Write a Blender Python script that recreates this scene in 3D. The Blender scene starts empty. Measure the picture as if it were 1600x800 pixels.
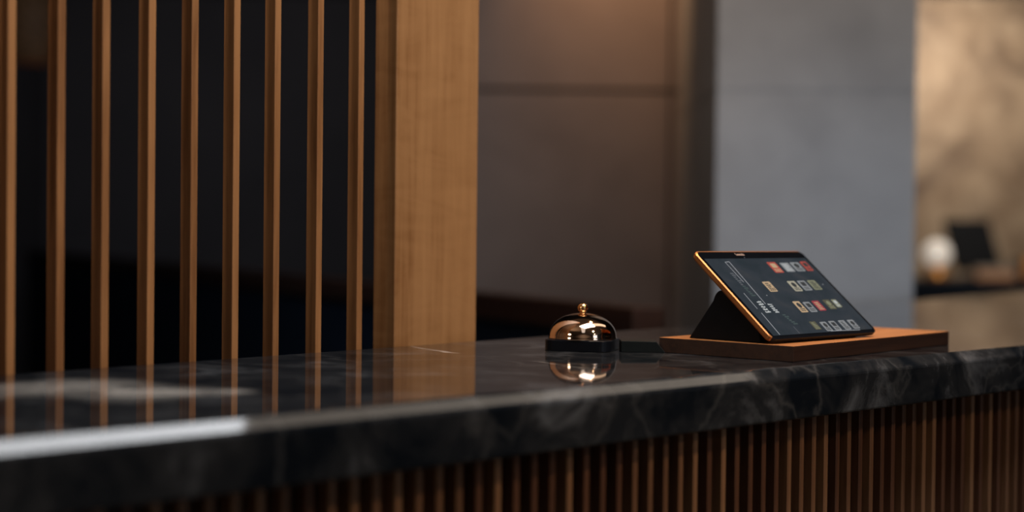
import bpy, bmesh, math, random
from mathutils import Vector, Matrix

scene = bpy.context.scene
COL = scene.collection
R = math.radians
random.seed(7)

# ------------------------------------------------------------------ camera
F = 2350.0                                   # focal length in pixels of the 1600 px frame
CAM = Vector((0.0, 0.0, 1.20))
PITCH, ROLL = 0.93, 0.62
CROT = Matrix.Rotation(R(90 - PITCH), 3, 'X') @ Matrix.Rotation(R(ROLL), 3, 'Z')
cd = bpy.data.cameras.new('camera')
cd.sensor_width = 36.0
cd.lens = F / 1600.0 * 36.0
cd.clip_start = 0.02
cd.dof.use_dof = True
cd.dof.focus_distance = 1.74
cd.dof.aperture_fstop = 1.9
cam = bpy.data.objects.new('camera', cd)
cam.matrix_world = Matrix.Translation(CAM) @ CROT.to_4x4()
COL.objects.link(cam)
scene.camera = cam

# ------------------------------------------------------------------ world, lights, exposure
vs = scene.view_settings
vs.view_transform = 'Standard'
vs.look = 'None'
vs.gamma = 1.0
vs.use_curve_mapping = False
vs.exposure = 0.0
scene.cycles.use_denoising = True
scene.cycles.max_bounces = 8
scene.cycles.sample_clamp_indirect = 4.0

w = bpy.data.worlds.new('world')
scene.world = w
w.use_nodes = True
w.node_tree.nodes['Background'].inputs[0].default_value = (0.25, 0.4, 0.8, 1)
w.node_tree.nodes['Background'].inputs[1].default_value = 0.02


def area(name, loc, target, sx, sy, power, color, spread=180):
    l = bpy.data.lights.new(name, 'AREA')
    l.shape = 'RECTANGLE'
    l.size, l.size_y = sx, sy
    l.energy = power
    l.color = color
    l.spread = R(spread)
    o = bpy.data.objects.new(name, l)
    o.location = loc
    d = Vector(target) - Vector(loc)
    o.rotation_euler = d.to_track_quat('-Z', 'Y').to_euler()
    COL.objects.link(o)
    return o


def spot(name, loc, target, power, color, angle, blend=0.6, radius=0.05):
    l = bpy.data.lights.new(name, 'SPOT')
    l.energy = power
    l.color = color
    l.spot_size = R(angle)
    l.spot_blend = blend
    l.shadow_soft_size = radius
    o = bpy.data.objects.new(name, l)
    o.location = loc
    d = Vector(target) - Vector(loc)
    o.rotation_euler = d.to_track_quat('-Z', 'Y').to_euler()
    COL.objects.link(o)
    return o


WARM = (1.0, 0.60, 0.30)
SOFT = (1.0, 0.84, 0.68)
COOL = (0.72, 0.84, 1.0)
CA = R(43.6)                                  # direction of the counter


def panel(name, x, y, sx, sy, rz, power, color):
    o = area(name, (x, y, 2.96), (x, y, 0), sx, sy, power, color)
    o.rotation_euler = (0, 0, rz)
    return o


panel('ceiling_panel_light', 0.48, 1.37, 1.22, 0.75, CA, 36, (0.95, 0.97, 1.0))
panel('ceiling_strip_light', 1.57, 2.43, 1.9, 0.5, CA, 4.5, SOFT)
panel('lobby_ceiling_light', 0.10, 0.10, 0.5, 2.4, 0, 3.2, (0.92, 0.96, 1.0))
area('rear_window_light', (4.0, -2.6, 1.9), (0.9, 2.6, 1.0), 1.4, 1.6, 16, COOL)
spot('board_downlight', (0.62, 2.25, 2.9), (0.38, 1.80, 1.06), 85, WARM, 34, 0.9, 0.06)
spot('screen_downlight', (1.5, 0.2, 2.8), (-0.1, 1.7, 1.7), 64, (1.0, 0.70, 0.42), 62, 0.8, 0.1)
spot('stone_wall_downlight', (0.34, 4.42, 2.50), (0.34, 4.93, 1.96), 40, (1.0, 0.56, 0.28), 80, 1.0)
spot('stone_wall_wash', (0.1, 2.6, 2.8), (0.1, 4.9, 1.2), 23, (1.0, 0.78, 0.64), 60, 0.9, 0.2)
spot('pillar_daylight', (3.2, 0.6, 1.5), (0.78, 4.0, 1.18), 185, (0.64, 0.79, 1.0), 17, 1.0, 0.25)
spot('pillar_downlight', (0.95, 3.2, 2.9), (0.85, 4.0, 1.85), 9, (1.0, 0.66, 0.42), 80)
spot('bronze_wall_downlight', (2.9, 10.3, 2.6), (3.0, 11.3, 2.5), 75, (1.0, 0.86, 0.70), 120)
spot('bronze_wall_wash', (3.0, 7.4, 2.8), (3.1, 11.3, 1.6), 250, (1.0, 0.86, 0.70), 60, 0.8)
spot('far_counter_fill', (3.1, 9.3, 2.7), (3.1, 9.8, 0.9), 22, SOFT, 60)  # added fill, brightens the things on the far counter
spot('partition_fill_light', (-0.5, 2.6, 2.7), (-1.6, 6.0, 0.6), 60, (0.6, 0.8, 1.0), 80, 0.9)  # unseen cool fill, added to give the partition its navy tint
spot('ceiling_fill_light', (-1.8, 0.2, 1.9), (-0.3, 1.3, 3.0), 90, SOFT, 120, 1.0, 0.2)  # added upward fill, lightens the ceiling that the bell dome mirrors
spot('reed_fill_light', (1.6, 0.1, 2.0), (0.33, 1.36, 0.93), 17, (1.0, 0.76, 0.56), 22, 1.0, 0.05)  # unseen narrow spot, added to warm the middle reeds
spot('back_room_fill', (-1.6, 8.0, 2.8), (-2.2, 11.6, 1.8), 60, (1.0, 0.9, 0.85), 90, 0.9)  # added fill, lifts the dark wall behind the slat gaps
spot('lobby_wall_fill', (0.2, -1.6, 2.8), (0.2, -3.6, 1.3), 90, (1.0, 0.92, 0.86), 120, 0.9, 0.2)  # unseen fill on the rear wall, added for the bell's brown reflection
spot('lobby_side_fill', (-2.2, 0.0, 2.8), (-3.6, 0.0, 1.2), 40, (1.0, 0.92, 0.86), 110, 0.9, 0.2)  # same on the left wall, added for bell reflection and ambient light


# ------------------------------------------------------------------ pixel helpers (used once, to measure the place)
def ray(x, y):
    return (CROT @ Vector(((x - 800) / F, -(y - 400) / F, -1.0))).normalized()


def on_z(x, y, z):
    r = ray(x, y)
    return CAM + r * ((z - CAM.z) / r.z)


def on_y(x, y, Y):
    r = ray(x, y)
    return CAM + r * (Y / r.y)


def on_plane(x, y, p, n):
    r = ray(x, y)
    return CAM + r * ((p - CAM).dot(n) / r.dot(n))


# ------------------------------------------------------------------ materials
def new_mat(name):
    m = bpy.data.materials.new(name)
    m.use_nodes = True
    nt = m.node_tree
    return m, nt, nt.nodes['Principled BSDF']


def N(nt, t, **kw):
    n = nt.nodes.new(t)
    for k, v in kw.items():
        if k.startswith('i_'):
            n.inputs[k[2:].replace('_', ' ')].default_value = v
        else:
            setattr(n, k, v)
    return n


def ramp(nt, fac, stops):
    r = N(nt, 'ShaderNodeValToRGB')
    el = r.color_ramp.elements
    while len(el) < len(stops):
        el.new(0.5)
    for e, (p, c) in zip(el, stops):
        e.position = p
        e.color = (*c, 1) if len(c) == 3 else c
    nt.links.new(fac, r.inputs[0])
    return r.outputs[0]


def mixc(nt, fac, a, b, mode='MIX'):
    m = N(nt, 'ShaderNodeMix', data_type='RGBA', blend_type=mode)
    for v, i in ((fac, 0), (a, 6), (b, 7)):
        if hasattr(v, 'is_linked') or hasattr(v, 'links'):
            nt.links.new(v, m.inputs[i])
        else:
            m.inputs[i].default_value = v if i == 0 else (*v, 1)
    return m.outputs[2]


def math_node(nt, op, a, b=None, clamp=False):
    m = N(nt, 'ShaderNodeMath', operation=op, use_clamp=clamp)
    for v, i in ((a, 0), (b, 1)):
        if v is None:
            continue
        if hasattr(v, 'links'):
            nt.links.new(v, m.inputs[i])
        else:
            m.inputs[i].default_value = v
    return m.outputs[0]


def vmath(nt, op, a, b=None, out=0):
    m = N(nt, 'ShaderNodeVectorMath', operation=op)
    for v, i in ((a, 0), (b, 1)):
        if v is None:
            continue
        if hasattr(v, 'links'):
            nt.links.new(v, m.inputs[i])
        else:
            m.inputs[i].default_value = v
    return m.outputs[out]


def noise(nt, vec, scale, detail=4.0, rough=0.55, dist=0.0):
    n = N(nt, 'ShaderNodeTexNoise')
    n.inputs['Scale'].default_value = scale
    n.inputs['Detail'].default_value = detail
    n.inputs['Roughness'].default_value = rough
    n.inputs['Distortion'].default_value = dist
    if vec is not None:
        nt.links.new(vec, n.inputs['Vector'])
    return n.outputs['Fac']


def position(nt):
    return N(nt, 'ShaderNodeNewGeometry').outputs['Position']


def plain(name, col, rough=0.5, metal=0.0, var=0.15, scale=30, spec=0.5, coat=0.0):
    m, nt, b = new_mat(name)
    f = noise(nt, N(nt, 'ShaderNodeTexCoord').outputs['Object'], scale, 3)
    lo = tuple(c * (1 - var) for c in col)
    hi = tuple(min(1, c * (1 + var)) for c in col)
    nt.links.new(ramp(nt, f, [(0.3, lo), (0.7, hi)]), b.inputs['Base Color'])
    b.inputs['Roughness'].default_value = rough
    b.inputs['Metallic'].default_value = metal
    b.inputs['Specular IOR Level'].default_value = spec
    b.inputs['Coat Weight'].default_value = coat
    return m


def wood(name, dark, light, along, rough=0.45, scale=1.0, spec=0.4, vary=0.0, figure=0.0):
    """grain stretched along the local axis given (0, 1, 2)"""
    m, nt, b = new_mat(name)
    tc = N(nt, 'ShaderNodeTexCoord').outputs['Object']
    rnd_ = N(nt, 'ShaderNodeObjectInfo').outputs['Random']
    if vary:
        off = N(nt, 'ShaderNodeCombineXYZ')
        for k_ in range(3):
            nt.links.new(math_node(nt, 'MULTIPLY', rnd_, 9.0 + 4 * k_), off.inputs[k_])
        tc = vmath(nt, 'ADD', tc, off.outputs[0])
    s = [60.0 * scale] * 3
    s[along] = 3.0 * scale
    v = vmath(nt, 'MULTIPLY', tc, tuple(s))
    fine = noise(nt, v, 1.6, 6, 0.6, 0.4)
    s2 = [12.0 * scale] * 3
    s2[along] = 1.2 * scale
    v2 = vmath(nt, 'MULTIPLY', tc, tuple(s2))
    broad = noise(nt, v2, 1.0, 3, 0.5, 1.2)
    f = math_node(nt, 'ADD', math_node(nt, 'MULTIPLY', fine, 0.55), math_node(nt, 'MULTIPLY', broad, 0.45))
    if vary:
        f = math_node(nt, 'ADD', f, math_node(nt, 'MULTIPLY', math_node(nt, 'SUBTRACT', rnd_, 0.5), vary))
    if figure:
        wv_ = N(nt, 'ShaderNodeTexNoise')
        wv_.inputs['Scale'].default_value = 1.0
        wv_.inputs['Detail'].default_value = 3.0
        wv_.inputs['Distortion'].default_value = 1.5
        s3 = [9.0] * 3
        s3[along] = 26.0
        nt.links.new(vmath(nt, 'MULTIPLY', tc, tuple(s3)), wv_.inputs['Vector'])
        f = math_node(nt, 'ADD', f, math_node(nt, 'MULTIPLY', math_node(nt, 'SUBTRACT', wv_.outputs['Fac'], 0.5), figure))
    c = ramp(nt, f, [(0.36, dark), (0.52, tuple((a + 2 * q) / 3 for a, q in zip(dark, light))), (0.66, light)])
    nt.links.new(c, b.inputs['Base Color'])
    b.inputs['Roughness'].default_value = rough
    b.inputs['Specular IOR Level'].default_value = spec
    bp = N(nt, 'ShaderNodeBump')
    bp.inputs['Strength'].default_value = 0.12
    bp.inputs['Distance'].default_value = 0.002
    nt.links.new(fine, bp.inputs['Height'])
    nt.links.new(bp.outputs[0], b.inputs['Normal'])
    return m


def emit(name, col, strength, base=(0.02, 0.02, 0.02), rough=0.3, spec=0.5):
    m, nt, b = new_mat(name)
    b.inputs['Base Color'].default_value = (*base, 1)
    b.inputs['Roughness'].default_value = rough
    b.inputs['Specular IOR Level'].default_value = spec
    b.inputs['Emission Color'].default_value = (*col, 1)
    b.inputs['Emission Strength'].default_value = strength
    return m


def stone(name, lo, hi, scale=2.0, rough=0.6, spec=0.3, blot=None):
    m, nt, b = new_mat(name)
    p = position(nt)
    f = noise(nt, p, scale, 6, 0.6, 0.3)
    c = ramp(nt, f, [(0.3, lo), (0.7, hi)])
    if blot:
        f2 = noise(nt, p, blot[1], 4, 0.6, 0.8)
        c = mixc(nt, math_node(nt, 'MULTIPLY', math_node(nt, 'SUBTRACT', f2, 0.45), blot[2], True), c, blot[0])
    nt.links.new(c, b.inputs['Base Color'])
    b.inputs['Roughness'].default_value = rough
    b.inputs['Specular IOR Level'].default_value = spec
    return m


M_SLAT = wood('slat_wood', (0.20, 0.080, 0.026), (0.44, 0.205, 0.078), 2, vary=0.14)
M_POST = wood('post_wood', (0.25, 0.108, 0.036), (0.42, 0.21, 0.084), 2, 0.42, 0.8, figure=0.28)
M_REED = wood('reeded_wood', (0.14, 0.066, 0.034), (0.27, 0.135, 0.070), 2, 0.5)
M_BOARD = wood('board_wood', (0.27, 0.095, 0.028), (0.55, 0.23, 0.075), 0, 0.42, 1.4)
M_STONE = stone('dark_stone', (0.088, 0.068, 0.061), (0.132, 0.104, 0.094), 2.2)
M_PILLAR = stone('grey_concrete', (0.27, 0.27, 0.275), (0.38, 0.38, 0.385), 3.0, 0.7)
M_BRONZE = stone('bronze_plaster', (0.21, 0.145, 0.095), (0.42, 0.325, 0.235), 5.0, 0.55, 0.4, ((0.10, 0.065, 0.045), 2.6, 3.2))
M_WALL = stone('charcoal_paint', (0.040, 0.041, 0.050), (0.054, 0.054, 0.064), 1.5, 0.8)
M_FLOOR = stone('floor_stone', (0.05, 0.045, 0.04), (0.09, 0.08, 0.07), 1.5, 0.35)
M_BLACK = plain('black_plastic', (0.005, 0.006, 0.009), 0.3, var=0.1, spec=0.18)
M_BLACKM = plain('black_matte', (0.005, 0.006, 0.008), 0.6, var=0.2, spec=0.1)
M_NAVY = plain('dark_navy_lacquer', (0.008, 0.015, 0.030), 0.5, var=0.2, spec=0.3)
M_JOINT = plain('joint_shadow_gap', (0.04, 0.033, 0.03), 0.9)
M_RAIL = wood('rail_wood', (0.024, 0.010, 0.007), (0.046, 0.019, 0.012), 0, 0.5)
M_GOLD = plain('rose_gold', (0.80, 0.58, 0.43), 0.06, 1.0, var=0.04, scale=60)
M_BRASS = plain('knob_brass', (0.90, 0.52, 0.24), 0.10, 1.0, var=0.04)
M_COPPER = plain('copper_case', (0.50, 0.20, 0.065), 0.34, 0.7, var=0.2, scale=60)
M_GLASS = plain('black_glass', (0.004, 0.005, 0.007), 0.10, var=0.1, spec=0.35)


# ------------------------------------------------------------------ mesh helpers
def link(name, bm, mat, parent=None, smooth=False, bevel=0.0, seg=2):
    bmesh.ops.recalc_face_normals(bm, faces=bm.faces)
    me = bpy.data.meshes.new(name)
    bm.to_mesh(me)
    bm.free()
    for m in (mat if isinstance(mat, (list, tuple)) else [mat]):
        me.materials.append(m)
    if smooth:
        for p in me.polygons:
            p.use_smooth = True
    o = bpy.data.objects.new(name, me)
    COL.objects.link(o)
    if parent:
        o.parent = parent
    if bevel:
        b = o.modifiers.new('bevel', 'BEVEL')
        b.width = bevel
        b.segments = seg
        b.limit_method = 'ANGLE'
        b.angle_limit = R(35)
    return o


def thing(name, label, cat, loc=(0, 0, 0), rz=0.0, group=None, mat=None):
    o = bpy.data.objects.new(name, None)
    COL.objects.link(o)
    if mat is not None:
        o.matrix_world = mat
    else:
        o.location = loc
        o.rotation_euler = (0, 0, rz)
    o.empty_display_size = 0.05
    return tag(o, label, cat, group)


def tag(o, label, cat, group=None):
    o['label'] = label
    o['category'] = cat
    if group:
        o['group'] = group
    return o


def struct(o):
    o['kind'] = 'structure'
    return o


def box(bm, x0, x1, y0, y1, z0, z1, mi=0):
    vs_ = [bm.verts.new((x, y, z)) for z in (z0, z1) for y in (y0, y1) for x in (x0, x1)]
    for f in ((0, 1, 3, 2), (4, 5, 7, 6), (0, 1, 5, 4), (2, 3, 7, 6), (0, 2, 6, 4), (1, 3, 7, 5)):
        fc = bm.faces.new([vs_[i] for i in f])
        fc.material_index = mi
    return bm


def bx(*a):
    return box(bmesh.new(), *a)


def prism(bm, pts, z0, z1, mi=0):
    """pts: list of (x, y) outline"""
    a = [bm.verts.new((x, y, z0)) for x, y in pts]
    b = [bm.verts.new((x, y, z1)) for x, y in pts]
    n = len(pts)
    fs = [bm.faces.new(a[::-1]), bm.faces.new(b)]
    for i in range(n):
        fs.append(bm.faces.new((a[i], a[(i + 1) % n], b[(i + 1) % n], b[i])))
    for f in fs:
        f.material_index = mi
    return bm


def rrect(x0, x1, y0, y1, r, n=6):
    pts = []
    for cx, cy, a0 in ((x1 - r, y1 - r, 0), (x0 + r, y1 - r, 90), (x0 + r, y0 + r, 180), (x1 - r, y0 + r, 270)):
        for k in range(n + 1):
            a = R(a0 + 90 * k / n)
            pts.append((cx + r * math.cos(a), cy + r * math.sin(a)))
    return pts


def lathe(bm, prof, n=64, cx=0, cy=0):
    """prof: list of (radius, z) from bottom to top"""
    rings = []
    for r, z in prof:
        if r < 1e-6:
            rings.append([bm.verts.new((cx, cy, z))])
        else:
            rings.append([bm.verts.new((cx + r * math.cos(2 * math.pi * k / n), cy + r * math.sin(2 * math.pi * k / n), z)) for k in range(n)])
    for a, b in zip(rings, rings[1:]):
        for k in range(n):
            k2 = (k + 1) % n
            if len(a) == 1 and len(b) == 1:
                continue
            if len(a) == 1:
                bm.faces.new((a[0], b[k2], b[k]))
            elif len(b) == 1:
                bm.faces.new((a[k], a[k2], b[0]))
            else:
                bm.faces.new((a[k], a[k2], b[k2], b[k]))
    return bm


# ------------------------------------------------------------------ the counter frame
CT = 1.057                                              # counter top height
P0 = on_z(0, 689, CT)
P1 = on_z(1600, 542, CT)
U = (P1 - P0).normalized()                              # along the counter, to the right and away
V = Vector((-U.y, U.x, 0))                              # across the counter, away from the guest
ANG = math.atan2(U.y, U.x)
B0 = on_z(310, 561, CT)
B1 = on_z(740, 530, CT)


def uv(p):
    q = p - P0
    return q.dot(U), q.dot(V)


DEPTH = 0.5 * (uv(B0)[1] + uv(B1)[1])
print('U', U, 'len', (P1 - P0).length, 'depth', uv(B0), uv(B1), 'ang', math.degrees(ANG))
for q in ((1050, 511), (1385, 476), (1425, 469), (1600, 455)):
    print(q, uv(on_z(*q, CT)), on_z(*q, CT))

# ------------------------------------------------------------------ room
XL, XR, YR, YB, CEIL = -3.6, 4.6, -3.6, 11.6, 3.0
struct(link('floor', bx(XL, XR, YR, YB, -0.1, 0), M_FLOOR))
M_LOBBY = stone('lobby_plaster', (0.30, 0.24, 0.18), (0.42, 0.34, 0.27), 1.5, 0.8)
bm = bx(XL, XR, YR, 3.0, CEIL, CEIL + 0.1, 0)
box(bm, XL, XR, 3.0, YB, CEIL, CEIL + 0.1, 1)
struct(link('ceiling', bm, [M_LOBBY, M_WALL]))
struct(link('wall_left', bx(XL - 0.1, XL, YR, 3.0, 0, CEIL), M_LOBBY))
struct(link('wall_left_back', bx(XL - 0.1, XL, 3.0, YB, 0, CEIL), M_WALL))
struct(link('wall_right', bx(XR, XR + 0.1, YR, YB, 0, CEIL), M_WALL))
struct(link('wall_rear', bx(XL, XR, YR - 0.1, YR, 0, CEIL), M_LOBBY))
struct(link('wall_back', bx(XL, 0.2, YB, YB + 0.1, 0, CEIL), M_WALL))

# stone wall behind the bell: big slabs with recessed joints
SY = 4.93
zj = on_y(900, 141, SY).z
xl = -0.20
xr = on_y(1046, 300, SY).x
bm = bmesh.new()
g = 0.006
for z0, z1 in ((0, zj - g), (zj + g, CEIL)):
    box(bm, xl, xr - g, SY, SY + 0.1, z0, z1, 0)
    box(bm, xr + g, 1.05, SY, SY + 0.1, z0, z1, 0)
box(bm, xl, 1.05, SY + 0.03, SY + 0.12, 0, CEIL, 1)
struct(link('wall_stone', bm, [M_STONE, M_JOINT]))

# grey pillar
PY = 4.0
px0 = on_y(1119, 250, PY).x
px1 = on_y(1430, 250, PY).x
zp = on_y(1270, 143, PY).z
bm = bmesh.new()
for z0, z1 in ((0, zp - 0.003), (zp + 0.003, CEIL)):
    box(bm, px0, px1, PY, SY - 0.01, z0, z1, 0)
box(bm, px0 + 0.003, px1 - 0.003, PY + 0.003, SY - 0.02, 0.001, CEIL - 0.001, 0)
struct(link('wall_pillar', bm, [M_PILLAR]))
# the wall turns back behind the pillar and ends in a bronze alcove
struct(link('wall_alcove', bx(1.05, 1.15, SY, 11.3, 0, CEIL), M_STONE))
struct(link('wall_bronze', bx(1.15, XR, 11.3, 11.4, 0, CEIL), M_BRONZE))

# ------------------------------------------------------------------ marble
def marble(name, segs, clouds=True):
    m, nt, b = new_mat(name)
    p = position(nt)
    # warped position
    nv = N(nt, 'ShaderNodeTexNoise')
    nv.inputs['Scale'].default_value = 9.0
    nv.inputs['Detail'].default_value = 5.0
    nt.links.new(p, nv.inputs['Vector'])
    wv = vmath(nt, 'MULTIPLY', vmath(nt, 'SUBTRACT', nv.outputs['Color'], (0.5, 0.5, 0.5)), (0.05, 0.05, 0.05))
    pw = vmath(nt, 'ADD', p, wv)
    f = noise(nt, p, 11.0, 9, 0.66, 0.5)
    c = ramp(nt, f, [(0.40, (0.006, 0.008, 0.011)), (0.55, (0.022, 0.023, 0.025)), (0.74, (0.12, 0.125, 0.135))])
    # fine veins from a distance to voronoi edges
    vo = N(nt, 'ShaderNodeTexVoronoi', feature='DISTANCE_TO_EDGE')
    vo.inputs['Scale'].default_value = 5.5
    nt.links.new(vmath(nt, 'ADD', p, vmath(nt, 'MULTIPLY', wv, (3, 3, 3))), vo.inputs['Vector'])
    vein = math_node(nt, 'SUBTRACT', 1.0, math_node(nt, 'DIVIDE', vo.outputs['Distance'], 0.035), True)
    vein = math_node(nt, 'MULTIPLY', math_node(nt, 'POWER', vein, 2.0), noise(nt, p, 4.0, 3))
    c = mixc(nt, math_node(nt, 'MULTIPLY', vein, 0.22), c, (0.26, 0.25, 0.24))
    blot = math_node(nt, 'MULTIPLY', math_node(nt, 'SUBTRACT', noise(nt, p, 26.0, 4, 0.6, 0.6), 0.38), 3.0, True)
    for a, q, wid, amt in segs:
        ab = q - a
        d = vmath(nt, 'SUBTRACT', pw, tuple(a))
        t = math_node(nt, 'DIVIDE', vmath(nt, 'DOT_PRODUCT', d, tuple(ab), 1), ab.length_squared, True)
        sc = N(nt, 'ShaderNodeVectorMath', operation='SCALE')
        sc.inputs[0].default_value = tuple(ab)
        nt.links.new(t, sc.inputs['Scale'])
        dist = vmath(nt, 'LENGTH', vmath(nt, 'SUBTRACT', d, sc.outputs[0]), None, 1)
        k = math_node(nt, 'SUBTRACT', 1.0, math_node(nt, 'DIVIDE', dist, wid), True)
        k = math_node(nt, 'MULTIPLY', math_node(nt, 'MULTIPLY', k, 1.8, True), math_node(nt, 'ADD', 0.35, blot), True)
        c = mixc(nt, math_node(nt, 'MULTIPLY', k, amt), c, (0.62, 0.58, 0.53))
    nt.links.new(c, b.inputs['Base Color'])
    b.inputs['Roughness'].default_value = 0.045
    b.inputs['Specular IOR Level'].default_value = 0.5
    return m


def seg(x0, y0, x1, y1, wid, amt):
    return (on_z(x0, y0, CT), on_z(x1, y1, CT), wid, amt)


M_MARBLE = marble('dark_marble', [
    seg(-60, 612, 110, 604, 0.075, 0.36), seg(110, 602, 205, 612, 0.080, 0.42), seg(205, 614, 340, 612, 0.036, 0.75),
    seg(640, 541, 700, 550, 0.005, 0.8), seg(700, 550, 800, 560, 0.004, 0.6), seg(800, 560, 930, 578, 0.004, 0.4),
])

# ------------------------------------------------------------------ reception counter
root = thing('reception_counter', 'long dark marble reception counter on a front of narrow brown reeds', 'counter', P0.xy.to_3d(), ANG)
THK, CH, RB = 0.056, 0.011, 0.004
SL, SR = -0.9, 3.3                                    # ends along the counter
b1050 = uv(on_z(1050, 511, CT))
b1425 = uv(on_z(1425, 469, CT))
b1600 = uv(on_z(1600, 455, CT))
b0_, b1_ = uv(B0), uv(B1)


def back_at(s_):
    return b0_[1] + (s_ - b0_[0]) * (b1_[1] - b0_[1]) / (b1_[0] - b0_[0])


top = [(SL, 0), (SR, 0), (SR, b1600[1] + 0.12)]
top += [b1600, b1425, (b1050[0], b1050[1]), (SL, back_at(SL))]
bm = bmesh.new()
# outline inset at the front for a chamfered upper edge
lo = [bm.verts.new((x, y, CT - THK)) for x, y in top]
mid = [bm.verts.new((x, y, CT - CH)) for x, y in top]
up = [bm.verts.new((x, y + (CH if y == 0 else 0), CT)) for x, y in top]
n = len(top)
bm.faces.new(lo[::-1])
bm.faces.new(up)
for i in range(n):
    j = (i + 1) % n
    bm.faces.new((lo[i], lo[j], mid[j], mid[i]))
    bm.faces.new((mid[i], mid[j], up[j], up[i]))
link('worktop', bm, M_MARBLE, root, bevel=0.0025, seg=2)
# reeded front: rounded reeds standing on a dark backing board, one surface
bm = bmesh.new()
SET, PER = 0.030, 0.0232
nr = int((SR - 0.1 - SL - 0.05) / PER)
for i in range(nr):
    c = SL + 0.05 + PER * (i + 0.5)
    hw = 0.0036
    pts = [(c - hw, SET + 0.021), (c - hw, SET + 0.0015), (c - hw + 0.0015, SET), (c + hw - 0.0015, SET), (c + hw, SET + 0.0015), (c + hw, SET + 0.021)]
    prism(bm, pts, 0.09, CT - THK, random.choice((0, 0, 1, 1, 2)))
M_REED2 = wood('reeded_wood_dark', (0.085, 0.036, 0.020), (0.17, 0.075, 0.040), 2, 0.5)
M_REED3 = wood('reeded_wood_light', (0.20, 0.098, 0.050), (0.35, 0.185, 0.095), 2, 0.5)
link('reeded_front', bm, [M_REED, M_REED2, M_REED3], root)
link('carcass', bx(SL + 0.03, SR - 0.05, SET + 0.021, 0.36, 0.09, CT - THK), M_BLACKM, root)
link('plinth', bx(SL + 0.03, SR - 0.08, SET + 0.05, 0.34, 0, 0.09), M_BLACKM, root)

# ------------------------------------------------------------------ slat screen behind the counter
FACE = DEPTH + 0.006                                  # front face of the slats, just behind the worktop
US = (B1 - B0).normalized()                          # the screen follows the back edge of the worktop
VS = Vector((-US.y, US.x, 0))
pl = B0 + VS * 0.004
SANG = math.atan2(US.y, US.x)


def s_at(x, y=300):
    return (on_plane(x, y, pl, VS) - pl).dot(US)


left_px = [11, 89, 159, 231, 298, 364, 428, 495, 559]
ss = [s_at(x) for x in left_px]
nn = len(ss)
mi_ = (nn - 1) / 2
ds = sum((i - mi_) * s for i, s in enumerate(ss)) / sum((i - mi_) ** 2 for i in range(nn))
s0 = sum(ss) / nn - mi_ * ds
print('slat pitch', ds, [round(s - (s0 + i * ds), 4) for i, s in enumerate(ss)])
sw = s_at(26) - s_at(11)
p_l, p_r = s_at(618), s_at(746)
print('slat width', sw, 'post', p_l, p_r)
screen = thing('slat_screen', 'tall screen of upright brown wooden slats ending in a broad post behind the counter', 'screen',
               pl.xy.to_3d(), SANG)
SW, SD = 0.0093, 0.018
proto = link('slat', bx(0, SW, 0, SD, 0.0, CEIL), M_SLAT, screen, bevel=0.0008)
proto.location = (ss[0] - 3 * ds, 0, 0)
for i in range(-2, nn):
    c = proto.copy()
    COL.objects.link(c)
    c.parent = screen
    c.location = (ss[i] if i >= 0 else ss[0] + i * ds, 0, 0)
post = link('end_post', bx(p_l, p_r, 0, 0.038, 0, CEIL), M_POST, screen, bevel=0.0015)

# ------------------------------------------------------------------ low partition behind
ZP = 1.05
a = on_z(985, 481, ZP)
b = on_z(120, 398, ZP)
e = (b - a).normalized()
L = 7.4
ang = math.atan2(e.y, e.x)
part = thing('low_partition', 'low dark partition with a reddish brown wooden cap rail behind the slats', 'partition', (a.x, a.y, 0), ang)
link('panel', bx(0.0, L, -0.07, -0.01, 0, ZP - 0.06), M_NAVY, part)
link('cap_rail', bx(-0.01, L, -0.075, 0.0, ZP - 0.06, ZP), M_RAIL, part, bevel=0.004)

# ------------------------------------------------------------------ wooden board
BT = CT + 0.018
c_n = on_z(1240, 541, BT)
c_l = on_z(1030, 528, BT)
c_r = on_z(1483, 521, BT)
ub = Matrix.Rotation(R(3.2), 3, 'Z') @ (c_r - c_n).normalized()
vb = Vector((-ub.y, ub.x, 0))
def reach(d_, x, y):
    """length along d_ from the near corner to the sight line through a pixel column"""
    r_ = ray(x, y)
    nrm = Vector((r_.y, -r_.x, 0))
    return (CAM - c_n).dot(nrm) / d_.dot(nrm)


wb, db = reach(ub, 1483, 521), reach(vb, 1030, 528)
print('board', wb, db, (c_l - c_n).dot(ub), math.degrees(math.atan2(ub.y, ub.x)))
rzb = math.atan2(ub.y, ub.x)
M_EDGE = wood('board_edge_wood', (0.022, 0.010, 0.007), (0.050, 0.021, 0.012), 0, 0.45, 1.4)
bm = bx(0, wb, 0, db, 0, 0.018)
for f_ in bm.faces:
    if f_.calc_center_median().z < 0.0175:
        f_.material_index = 1                           # side and bottom faces take a darker wood
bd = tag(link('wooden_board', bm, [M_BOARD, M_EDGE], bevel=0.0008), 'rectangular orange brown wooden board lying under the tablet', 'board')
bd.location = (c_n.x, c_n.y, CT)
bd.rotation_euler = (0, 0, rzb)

# ------------------------------------------------------------------ tablet
TH = 0.008
LIFT = 0.0062
BL = on_z(1207, 530, BT + LIFT)
BRp = on_z(1372, 518, BT + LIFT)
tu = (BRp - BL).normalized()
tw = (BRp - BL).length
r_ = ray(1083, 392)
TL = CAM + r_ * ((BL - CAM).dot(tu) / r_.dot(tu))
tv = (TL - BL)
thh = tv.length
tv.normalize()
tn = tu.cross(tv).normalized()
print('tablet', tw, thh, 'tilt', math.degrees(math.asin(tv.z)), 'normal', tn)
mt = Matrix((tu, tv, tn)).transposed().to_4x4()
mt.translation = BL
tab = thing('tablet', 'copper edged tablet leaning on a black stand with app tiles on its dark screen', 'tablet', mat=mt)


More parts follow.
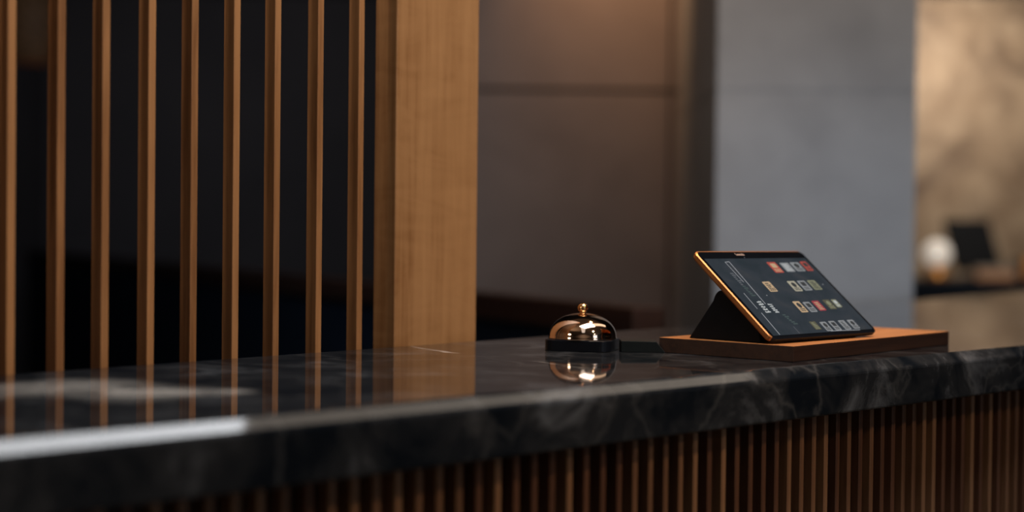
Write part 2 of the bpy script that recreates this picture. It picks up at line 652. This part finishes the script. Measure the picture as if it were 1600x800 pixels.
def tp(cx, cy):
    """crop pixel of the close-up -> position on the tablet face"""
    p = on_plane(1060 + cx * 0.2125, 370 + cy * 0.2125, BL, tn) - BL
    return p.dot(tu), p.dot(tv)


# copper case as an open tray with a raised rim
bm = bmesh.new()
o_ = rrect(0, tw, 0, thh, 0.009, 8)
i_ = rrect(0.0022, tw - 0.0022, 0.0022, thh - 0.0022, 0.0072, 8)
lo_ = rrect(0.002, tw - 0.002, 0.002, thh - 0.002, 0.008, 8)
rings = []
for pts, z in ((lo_, -TH), (o_, -TH + 0.0025), (o_, -0.0008), (i_, 0.0), (i_, -0.0015)):
    rings.append([bm.verts.new((x, y, z)) for x, y in pts])
for a_, b_ in zip(rings, rings[1:]):
    for k in range(len(a_)):
        k2 = (k + 1) % len(a_)
        bm.faces.new((a_[k], a_[k2], b_[k2], b_[k]))
bm.faces.new(rings[0][::-1])
bm.faces.new(rings[-1])
bmesh.ops.recalc_face_normals(bm, faces=bm.faces)
for f_ in bm.faces:                                     # copper runs along the left and upper edges, the rest is black
    c_ = f_.calc_center_median()
    if len(f_.verts) == 4 and (c_.x > tw - 0.006 or c_.y < 0.006) and not (c_.x < 0.003):
        f_.material_index = 1
link('case', bm, [M_COPPER, M_BLACK], tab, smooth=False)
link('bezel', prism(bmesh.new(), rrect(0.0023, tw - 0.0023, 0.0023, thh - 0.0023, 0.0071, 8), -0.0014, -0.0003), M_GLASS, tab)
sc = [tp(215, 170), tp(945, 148), tp(1405, 672), tp(690, 733)]
sx0, sx1 = (sc[0][0] + sc[3][0]) / 2, (sc[1][0] + sc[2][0]) / 2
sy0, sy1 = (sc[2][1] + sc[3][1]) / 2, (sc[0][1] + sc[1][1]) / 2
print('screen', sx0, sx1, sy0, sy1, sc)

m, nt, bb = new_mat('screen_glow')
tc = N(nt, 'ShaderNodeTexCoord').outputs['Object']
f = noise(nt, tc, 28, 3, 0.5, 0.5)
col = ramp(nt, f, [(0.3, (0.017, 0.025, 0.031)), (0.55, (0.026, 0.033, 0.041)), (0.75, (0.038, 0.041, 0.045))])
nt.links.new(col, bb.inputs['Emission Color'])
bb.inputs['Emission Strength'].default_value = 1.0
bb.inputs['Base Color'].default_value = (0.006, 0.007, 0.009, 1)
bb.inputs['Roughness'].default_value = 0.12
bb.inputs['Specular IOR Level'].default_value = 0.3
M_SCREEN = m
link('screen', bx(sx0, sx1, sy0, sy1, -0.0006, 0.0000), M_SCREEN, tab)


def em(name, c, s=1.0):
    return emit(name, c, s, (0.01, 0.01, 0.01), 0.3, 0.2)


E_RED = em('tile_red', (0.38, 0.06, 0.045))
E_ROSE = em('tile_rose', (0.30, 0.035, 0.05))
E_GREY = em('tile_grey', (0.22, 0.23, 0.24))
E_WHITE = em('tile_white', (0.42, 0.44, 0.44))
E_BEIGE = em('tile_beige', (0.46, 0.32, 0.19))
E_CREAM = em('tile_cream', (0.36, 0.33, 0.25))
E_OLIVE = em('tile_olive', (0.075, 0.072, 0.045))
E_GREEN = em('tile_green', (0.20, 0.205, 0.13))
E_DARK = em('tile_dark', (0.025, 0.03, 0.033))
E_LINE = em('line_grey', (0.30, 0.31, 0.33))
E_DIM = em('line_dim', (0.075, 0.085, 0.10))
E_TEAL = em('line_teal', (0.035, 0.06, 0.062))

tiles = [  # crop corners top-left, bottom-right; back colour; figure colour
    (645, 188, 755, 264, E_RED, E_BEIGE), (740, 193, 840, 257, E_GREY, E_WHITE), (815, 190, 908, 253, E_GREY, E_DARK),
    (888, 184, 964, 250, E_RED, E_DARK),
    (612, 332, 715, 403, E_BEIGE, E_DARK), (795, 328, 890, 400, E_CREAM, E_DARK), (868, 325, 970, 394, E_GREY, E_DARK),
    (942, 322, 1030, 389, E_GREEN, E_DARK),
    (835, 477, 935, 555, E_BEIGE, E_DARK), (910, 482, 1015, 552, E_GREY, E_DARK), (975, 473, 1080, 542, E_ROSE, E_BEIGE),
    (1055, 465, 1150, 532, E_OLIVE, E_GREEN), (1118, 463, 1197, 518, E_GREEN, E_WHITE),
    (957, 625, 1045, 682, E_OLIVE, E_GREEN), (1035, 628, 1120, 692, E_GREY, E_DARK), (1098, 622, 1190, 687, E_GREY, E_DARK),
    (1170, 617, 1255, 682, E_GREY, E_DARK), (1235, 613, 1322, 674, E_GREY, E_DARK),
]
ZT = 0.0001
for ti, (ax, ay, bx_, by_, mb, mf) in enumerate(tiles):
    x0, y1 = tp(ax, ay)
    y0 = tp(bx_, by_)[1]
    wpx = 72 if ay < 250 else 64 if ay < 400 else 58 if ay < 550 else 52
    x1 = x0 + (tp(ax + wpx, ay - 2)[0] - x0) * (0.6 if ti in (3, 12) else 0.84)
    bm = prism(bmesh.new(), rrect(x0, x1, y0, y1, 0.0012, 3), ZT, ZT + 0.0003, 0)
    w_, h_ = x1 - x0, y1 - y0
    rnd = random.Random(ti * 13 + 5)
    # a small picture and caption rows inside the tile
    style = ti % 3
    zz = (ZT + 0.0003, ZT + 0.0005)
    if style == 0:
        prism(bm, rrect(x0 + w_ * .2, x0 + w_ * .8, y0 + h_ * .45, y0 + h_ * .85, 0.0008, 2), *zz, 1)
    elif style == 1:
        for q in range(3):
            box(bm, x0 + w_ * .18, x0 + w_ * rnd.uniform(.6, .85), y0 + h_ * (.42 + .17 * q), y0 + h_ * (.50 + .17 * q), *zz, 1)
    else:
        cx_, cy_ = x0 + w_ * .5, y0 + h_ * .62
        prism(bm, [(cx_ + w_ * .28 * math.cos(k * .524), cy_ + h_ * .24 * math.sin(k * .524)) for k in range(12)], *zz, 1)
    for q in range(2):
        e0 = x0 + w_ * .15
        while e0 < x0 + w_ * .8:
            e1 = min(e0 + w_ * rnd.uniform(.1, .25), x0 + w_ * .86)
            box(bm, e0, e1, y0 + h_ * (.10 + .15 * q), y0 + h_ * (.18 + .15 * q), *zz, 1)
            e0 = e1 + w_ * .07
    o = link('app_tile', bm, [mb, mf], tab)
    if mb in (E_RED, E_ROSE):
        o['label'] = 'red app tile'

# sidebar: long upright rules, a bold caption pair, faint text column
def stroke(bm, c0, c1, wd, mi=0, z=0.0001):
    a_, b_ = Vector(tp(*c0)), Vector(tp(*c1))
    d_ = (b_ - a_).normalized()
    nrm = Vector((-d_.y, d_.x)) * wd / 2
    prism(bm, [tuple(a_ + nrm), tuple(a_ - nrm), tuple(b_ - nrm), tuple(b_ + nrm)], z, z + 0.0002, mi)


xa, ya = tp(345, 186)
xb, yb = tp(372, 184)
y_e = tp(700, 545)[1]
for c0, c1, wd, mi in (((343, 187), (372, 184), .0007, 0), ((372, 184), (640, 495), .0009, 0), ((343, 187), (480, 335), .0006, 0),
                       ((480, 415), (580, 530), .0007, 0), ((610, 560), (745, 720), .0009, 0), ((1120, 693), (1335, 684), .0007, 0),
                       ((845, 660), (890, 710), .0007, 1)):
    bm = bmesh.new()
    stroke(bm, c0, c1, wd, 0)
    link('sidebar_rule', bm, E_DIM if mi else E_LINE, tab)
bm = bmesh.new()
rnd = random.Random(3)
for (ca, cb, wcol) in (((566, 470), (648, 560), 5), ((652, 490), (722, 560), 4)):
    xa, ya = tp(*ca)
    xb, yb = tp(*cb)
    hh = (ya - yb)
    for row in range(5):
        y0 = yb + hh * row / 5
        x_ = xa + rnd.uniform(-.0004, .0004)
        wdt = 0.0085 if wcol == 5 else 0.0068
        while x_ < xa + wdt:
            g_ = rnd.uniform(.0008, .0018)
            box(bm, x_, x_ + g_, y0 + hh * rnd.uniform(0, .04), y0 + hh * rnd.uniform(.1, .17), 0.0001, 0.0003)
            x_ += g_ + .0006
link('caption', bm, E_WHITE, tab)
for k in range(19):
    x_, y_ = tp(385 + 13 * k, 275 + 13.5 * k) if k < 13 else tp(770 + 16 * (k - 13), 580 + 13 * (k - 13))
    link('text_line', bx(x_, x_ + rnd.uniform(.003, .009), y_, y_ + .0021, 0.0001, 0.0002), E_DIM if k < 7 else E_TEAL, tab)
for cxy in ((650, 434), (1062, 353)):
    x_, y_ = tp(*cxy)
    link('page_dot', bx(x_, x_ + .0013, y_, y_ + .0013, 0.0001, 0.0002), E_LINE, tab)
# maker lettering on the bezel and the camera dot
fc = bpy.data.curves.new('lettering', 'FONT')
fc.body = 'Lsenda'
fc.size = 0.0062
fc.extrude = 0.0001
fo = bpy.data.objects.new('lettering_tmp', fc)
COL.objects.link(fo)
bpy.context.view_layer.update()
me = bpy.data.meshes.new_from_object(fo)
bpy.data.objects.remove(fo)
le = bpy.data.objects.new('lettering', me)
me.materials.clear()
me.materials.append(plain('lettering_copper', (0.55, 0.40, 0.34), 0.4))
COL.objects.link(le)
le.parent = tab
lx, ly = tp(418, 128)
le.location = (lx, ly - 0.0022, -0.0001)
lx2, ly2 = tp(487, 152)
link('camera_lens', lathe(bmesh.new(), [(0, -0.0004), (0.0012, -0.0004), (0.0012, 0.0), (0.0008, 0.0001), (0, 0.0001)], 20, lx2, ly2),
     plain('lens_glass', (0.03, 0.04, 0.055), 0.1), tab, smooth=True)
# red side button on the right edge
bxx, byy = tp(1043, 222)
link('side_button', bx(tw - 0.0003, tw + 0.0008, byy - 0.006, byy, -0.005, -0.002), plain('button_red', (0.35, 0.03, 0.03), 0.4), tab)

# ------------------------------------------------------------------ tablet stand: black wedge under the tablet
hv = Vector((-tu.y, tu.x, 0)).normalized()             # backwards on the board
st_o = Vector((BL.x, BL.y, BT))
tilt = math.asin(tv.z)


def under(v):                                          # height of the tablet's underside above the board
    return LIFT + v * math.tan(tilt) - TH / math.cos(tilt)


prof = [(0.022, 0.0), (0.126, 0.0)]
va, vt = 0.079, 0.072
for k in range(7):
    t_ = k / 6
    pa, pb, pc = Vector((0.0905, 0.046)), Vector((0.0850, under(0.079) + 0.001)), Vector((vt, under(vt) - 0.0004))
    prof.append(tuple((1 - t_) ** 2 * pa + 2 * t_ * (1 - t_) * pb + t_ ** 2 * pc))
prof.append((0.024, max(0.0015, under(0.024) - 0.0004)))
bm = bmesh.new()
s_l, s_r = 0.007, tw - 0.013
A = [bm.verts.new((s_l, v, z)) for v, z in prof]
B = [bm.verts.new((s_r, v, z)) for v, z in prof]
bm.faces.new(A)
bm.faces.new(B[::-1])
for i in range(len(prof)):
    j = (i + 1) % len(prof)
    bm.faces.new((A[i], B[i], B[j], A[j]))
stand = tag(link('tablet_stand', bm, M_BLACKM, bevel=0.0012), 'black wedge shaped stand propping up the tablet', 'stand')
stand.matrix_world = Matrix.Translation(st_o) @ Matrix.Rotation(math.atan2(tu.y, tu.x), 4, 'Z')

# ------------------------------------------------------------------ service bell
bc = on_z(910, 546, CT)
bell = thing('service_bell', 'shiny rose gold domed service bell on a black base', 'bell', bc, R(-14))
bw = 0.0405
bm = prism(bmesh.new(), rrect(-bw, bw, -bw, bw, 0.015, 8), 0, 0.0135)
link('base', bm, M_BLACK, bell, bevel=0.0008)
dome = [(0.0395, 0.0135), (0.0415, 0.0136), (0.0419, 0.0146), (0.0412, 0.0160)]
for k in range(1, 25):
    a_ = R(90 * k / 24)
    # a slightly boxy dome, flatter towards the top
    r0 = 0.0412 * math.cos(a_) ** 0.93
    z0 = 0.0160 + 0.0285 * math.sin(a_) ** 0.98
    dome.append((max(r0, 0.0), z0))
dome[-1] = (0, dome[-1][1])
link('dome', lathe(bmesh.new(), dome, 96), M_GOLD, bell, smooth=True)
zt = 0.0445
kn = [(0.0042, zt - 0.0006), (0.0042, zt + 0.0006), (0.0030, zt + 0.0010), (0.0027, zt + 0.0022)]
for k in range(13):
    a_ = R(-66 + 156 * k / 12)
    kn.append((0.0066 * math.cos(a_), zt + 0.0064 + 0.0062 * math.sin(a_)))
kn[-1] = (0, kn[-1][1])
link('plunger', lathe(bmesh.new(), kn, 40), M_BRASS, bell, smooth=True)

# low black block between the bell and the board
k0 = on_z(985, 549, CT)
k1 = on_z(1038, 551, CT)
blk = [(-0.012, 0.0), (0.041, 0.0), (0.030, 0.013), (-0.012, 0.0135)]
bm = bmesh.new()
A = [bm.verts.new((x, -0.014, z)) for x, z in blk]
B = [bm.verts.new((x, 0.026, z)) for x, z in blk]
bm.faces.new(A)
bm.faces.new(B[::-1])
for i in range(4):
    j = (i + 1) % 4
    bm.faces.new((A[i], B[i], B[j], A[j]))
ob = tag(link('desk_block', bm, plain('black_slate', (0.008, 0.011, 0.012), 0.35, spec=0.2), bevel=0.0006),
         'low black block with a slanted end between the bell and the wooden board', 'block')
ob.location = (k0.x, k0.y, CT)

# ------------------------------------------------------------------ far counter and what stands on it
FY = 9.6
FT = on_y(1500, 437, FY).z
fcn = thing('back_counter', 'dark far counter before the mottled bronze wall', 'counter', (2.35, FY, 0))
link('counter_top', bx(-0.05, 2.2, -0.03, 0.6, FT - 0.05, FT), M_NAVY, fcn, bevel=0.003)
link('counter_body', bx(0, 2.15, 0, 0.58, 0, FT - 0.05), M_NAVY, fcn)


def far(x, y, Y=FY + 0.2):
    return on_y(x, y, Y)


# globe lamp
gp = far(1464, 396)
gr = 0.088
lamp = thing('globe_lamp', 'small glowing white globe lamp on an amber base beside the far grey pillar', 'lamp', (gp.x, gp.y, FT))
hz = gp.z - FT
pr = [(gr * math.cos(R(-70 + 160 * k / 20)), hz + gr * math.sin(R(-70 + 160 * k / 20))) for k in range(21)]
pr[-1] = (0, pr[-1][1])
link('globe', lathe(bmesh.new(), [(0, pr[0][1])] + pr, 40), emit('globe_glow', (1.0, 0.86, 0.72), 0.36, (0.7, 0.7, 0.7), 0.4), lamp, smooth=True)
link('base', lathe(bmesh.new(), [(0, 0), (0.075, 0), (0.080, 0.01), (0.075, 0.03), (0.055, hz - gr * 0.98), (0, hz - gr * 0.98)], 40),
     plain('amber_brass', (0.60, 0.28, 0.08), 0.3, 0.6), lamp, smooth=True)

# payment terminal with a tilted screen
q0, q1 = far(1500, 412), far(1574, 412)
mon = thing('sales_terminal', 'dark sales terminal with a leaning screen on the far counter', 'terminal', ((q0.x + q1.x) / 2, FY + 0.27, FT), R(8))
hw = (q1.x - q0.x) / 2 + 0.004
hgt = far(1520, 343).z - FT
bm = bmesh.new()
prof2 = [(0.0, 0.06), (0.09, hgt), (0.11, hgt), (0.03, 0.05)]
A = [bm.verts.new((-hw - 0.062 * (z > 0.1), y, z)) for y, z in prof2]
B = [bm.verts.new((hw - 0.062 * (z > 0.1), y, z)) for y, z in prof2]
bm.faces.new(A)
bm.faces.new(B[::-1])
for i in range(4):
    j = (i + 1) % 4
    bm.faces.new((A[i], B[i], B[j], A[j]))
link('display', bm, M_BLACKM, mon, bevel=0.002)
bm = bmesh.new()
prism(bm, [(-0.05, 0.0), (0.05, 0.0), (0.045, 0.11), (-0.045, 0.11)], 0.0, 0.012)
prism(bm, [(-0.02, 0.03), (0.02, 0.03), (0.02, 0.06), (-0.02, 0.06)], 0.012, 0.11)
link('foot', bm, M_BLACKM, mon, bevel=0.002)

# brown box with a grey lid in front of it
r0, r1 = far(1524, 440, FY + 0.08), far(1585, 440, FY + 0.08)
ht = far(1550, 417, FY + 0.08).z - FT
cb = thing('wooden_box', 'light brown box with a grey lid before the far terminal', 'box', ((r0.x + r1.x) / 2, FY + 0.08, FT))
hw2 = (r1.x - r0.x) / 2
link('body', bx(-hw2, hw2, -0.04, 0.06, 0, ht * 0.68), plain('box_brown', (0.50, 0.27, 0.15), 0.6), cb, bevel=0.002)
link('lid', bx(-hw2 - 0.001, hw2 + 0.001, -0.041, 0.061, ht * 0.68, ht), plain('lid_grey', (0.30, 0.26, 0.23), 0.6), cb, bevel=0.002)

# bottle shaped amber lamp and black canister at the right edge
v0 = far(1592, 400)
cn = thing('canister', 'black canister at the far right end of the far counter', 'canister', (v0.x - 0.01, FY + 0.22, FT))
link('body', lathe(bmesh.new(), [(0, 0), (0.034, 0), (0.036, 0.004), (0.036, 0.10), (0.030, 0.118), (0, 0.118)], 32), M_BLACK, cn, smooth=True)
link('lid', lathe(bmesh.new(), [(0, 0.118), (0.022, 0.118), (0.022, 0.132), (0, 0.134)], 32), M_BLACKM, cn)
jr = thing('amber_jar', 'amber jar standing beside the black canister on the far counter', 'jar', (v0.x + 0.045, FY + 0.16, FT))
link('body', lathe(bmesh.new(), [(0, 0), (0.026, 0), (0.028, 0.004), (0.028, 0.12), (0.018, 0.14), (0.018, 0.15), (0, 0.15)], 32),
     plain('amber_glaze', (0.55, 0.24, 0.07), 0.3), jr, smooth=True)
link('lid', lathe(bmesh.new(), [(0, 0.15), (0.020, 0.15), (0.020, 0.162), (0, 0.164)], 32), M_BRASS, jr)

# wicker pendant lamp deep behind the first slats
wp = on_y(52, 40, 6.5)
pn = thing('pendant_lamp', 'dim brown wicker pendant lamp hanging behind the leftmost slats', 'lamp', (wp.x, wp.y, CEIL))
dz = wp.z - CEIL
bm = lathe(bmesh.new(), [(0.09, dz - 0.16), (0.12, dz - 0.08), (0.125, dz + 0.05), (0.09, dz + 0.16), (0.03, dz + 0.2)], 40)
link('lamp_shade', bm, plain('wicker', (0.22, 0.10, 0.04), 0.7, var=0.6, scale=60), pn, smooth=True)
link('cord', lathe(bmesh.new(), [(0.004, dz + 0.19), (0.004, 0.0)], 12), M_BLACKM, pn)
link('bulb', lathe(bmesh.new(), [(0, dz - 0.06), (0.03, dz - 0.03), (0.03, dz + 0.02), (0.012, dz + 0.06), (0.012, dz + 0.19), (0, dz + 0.19)], 24),
     emit('bulb_glow', (1.0, 0.5, 0.2), 1.2), pn, smooth=True)
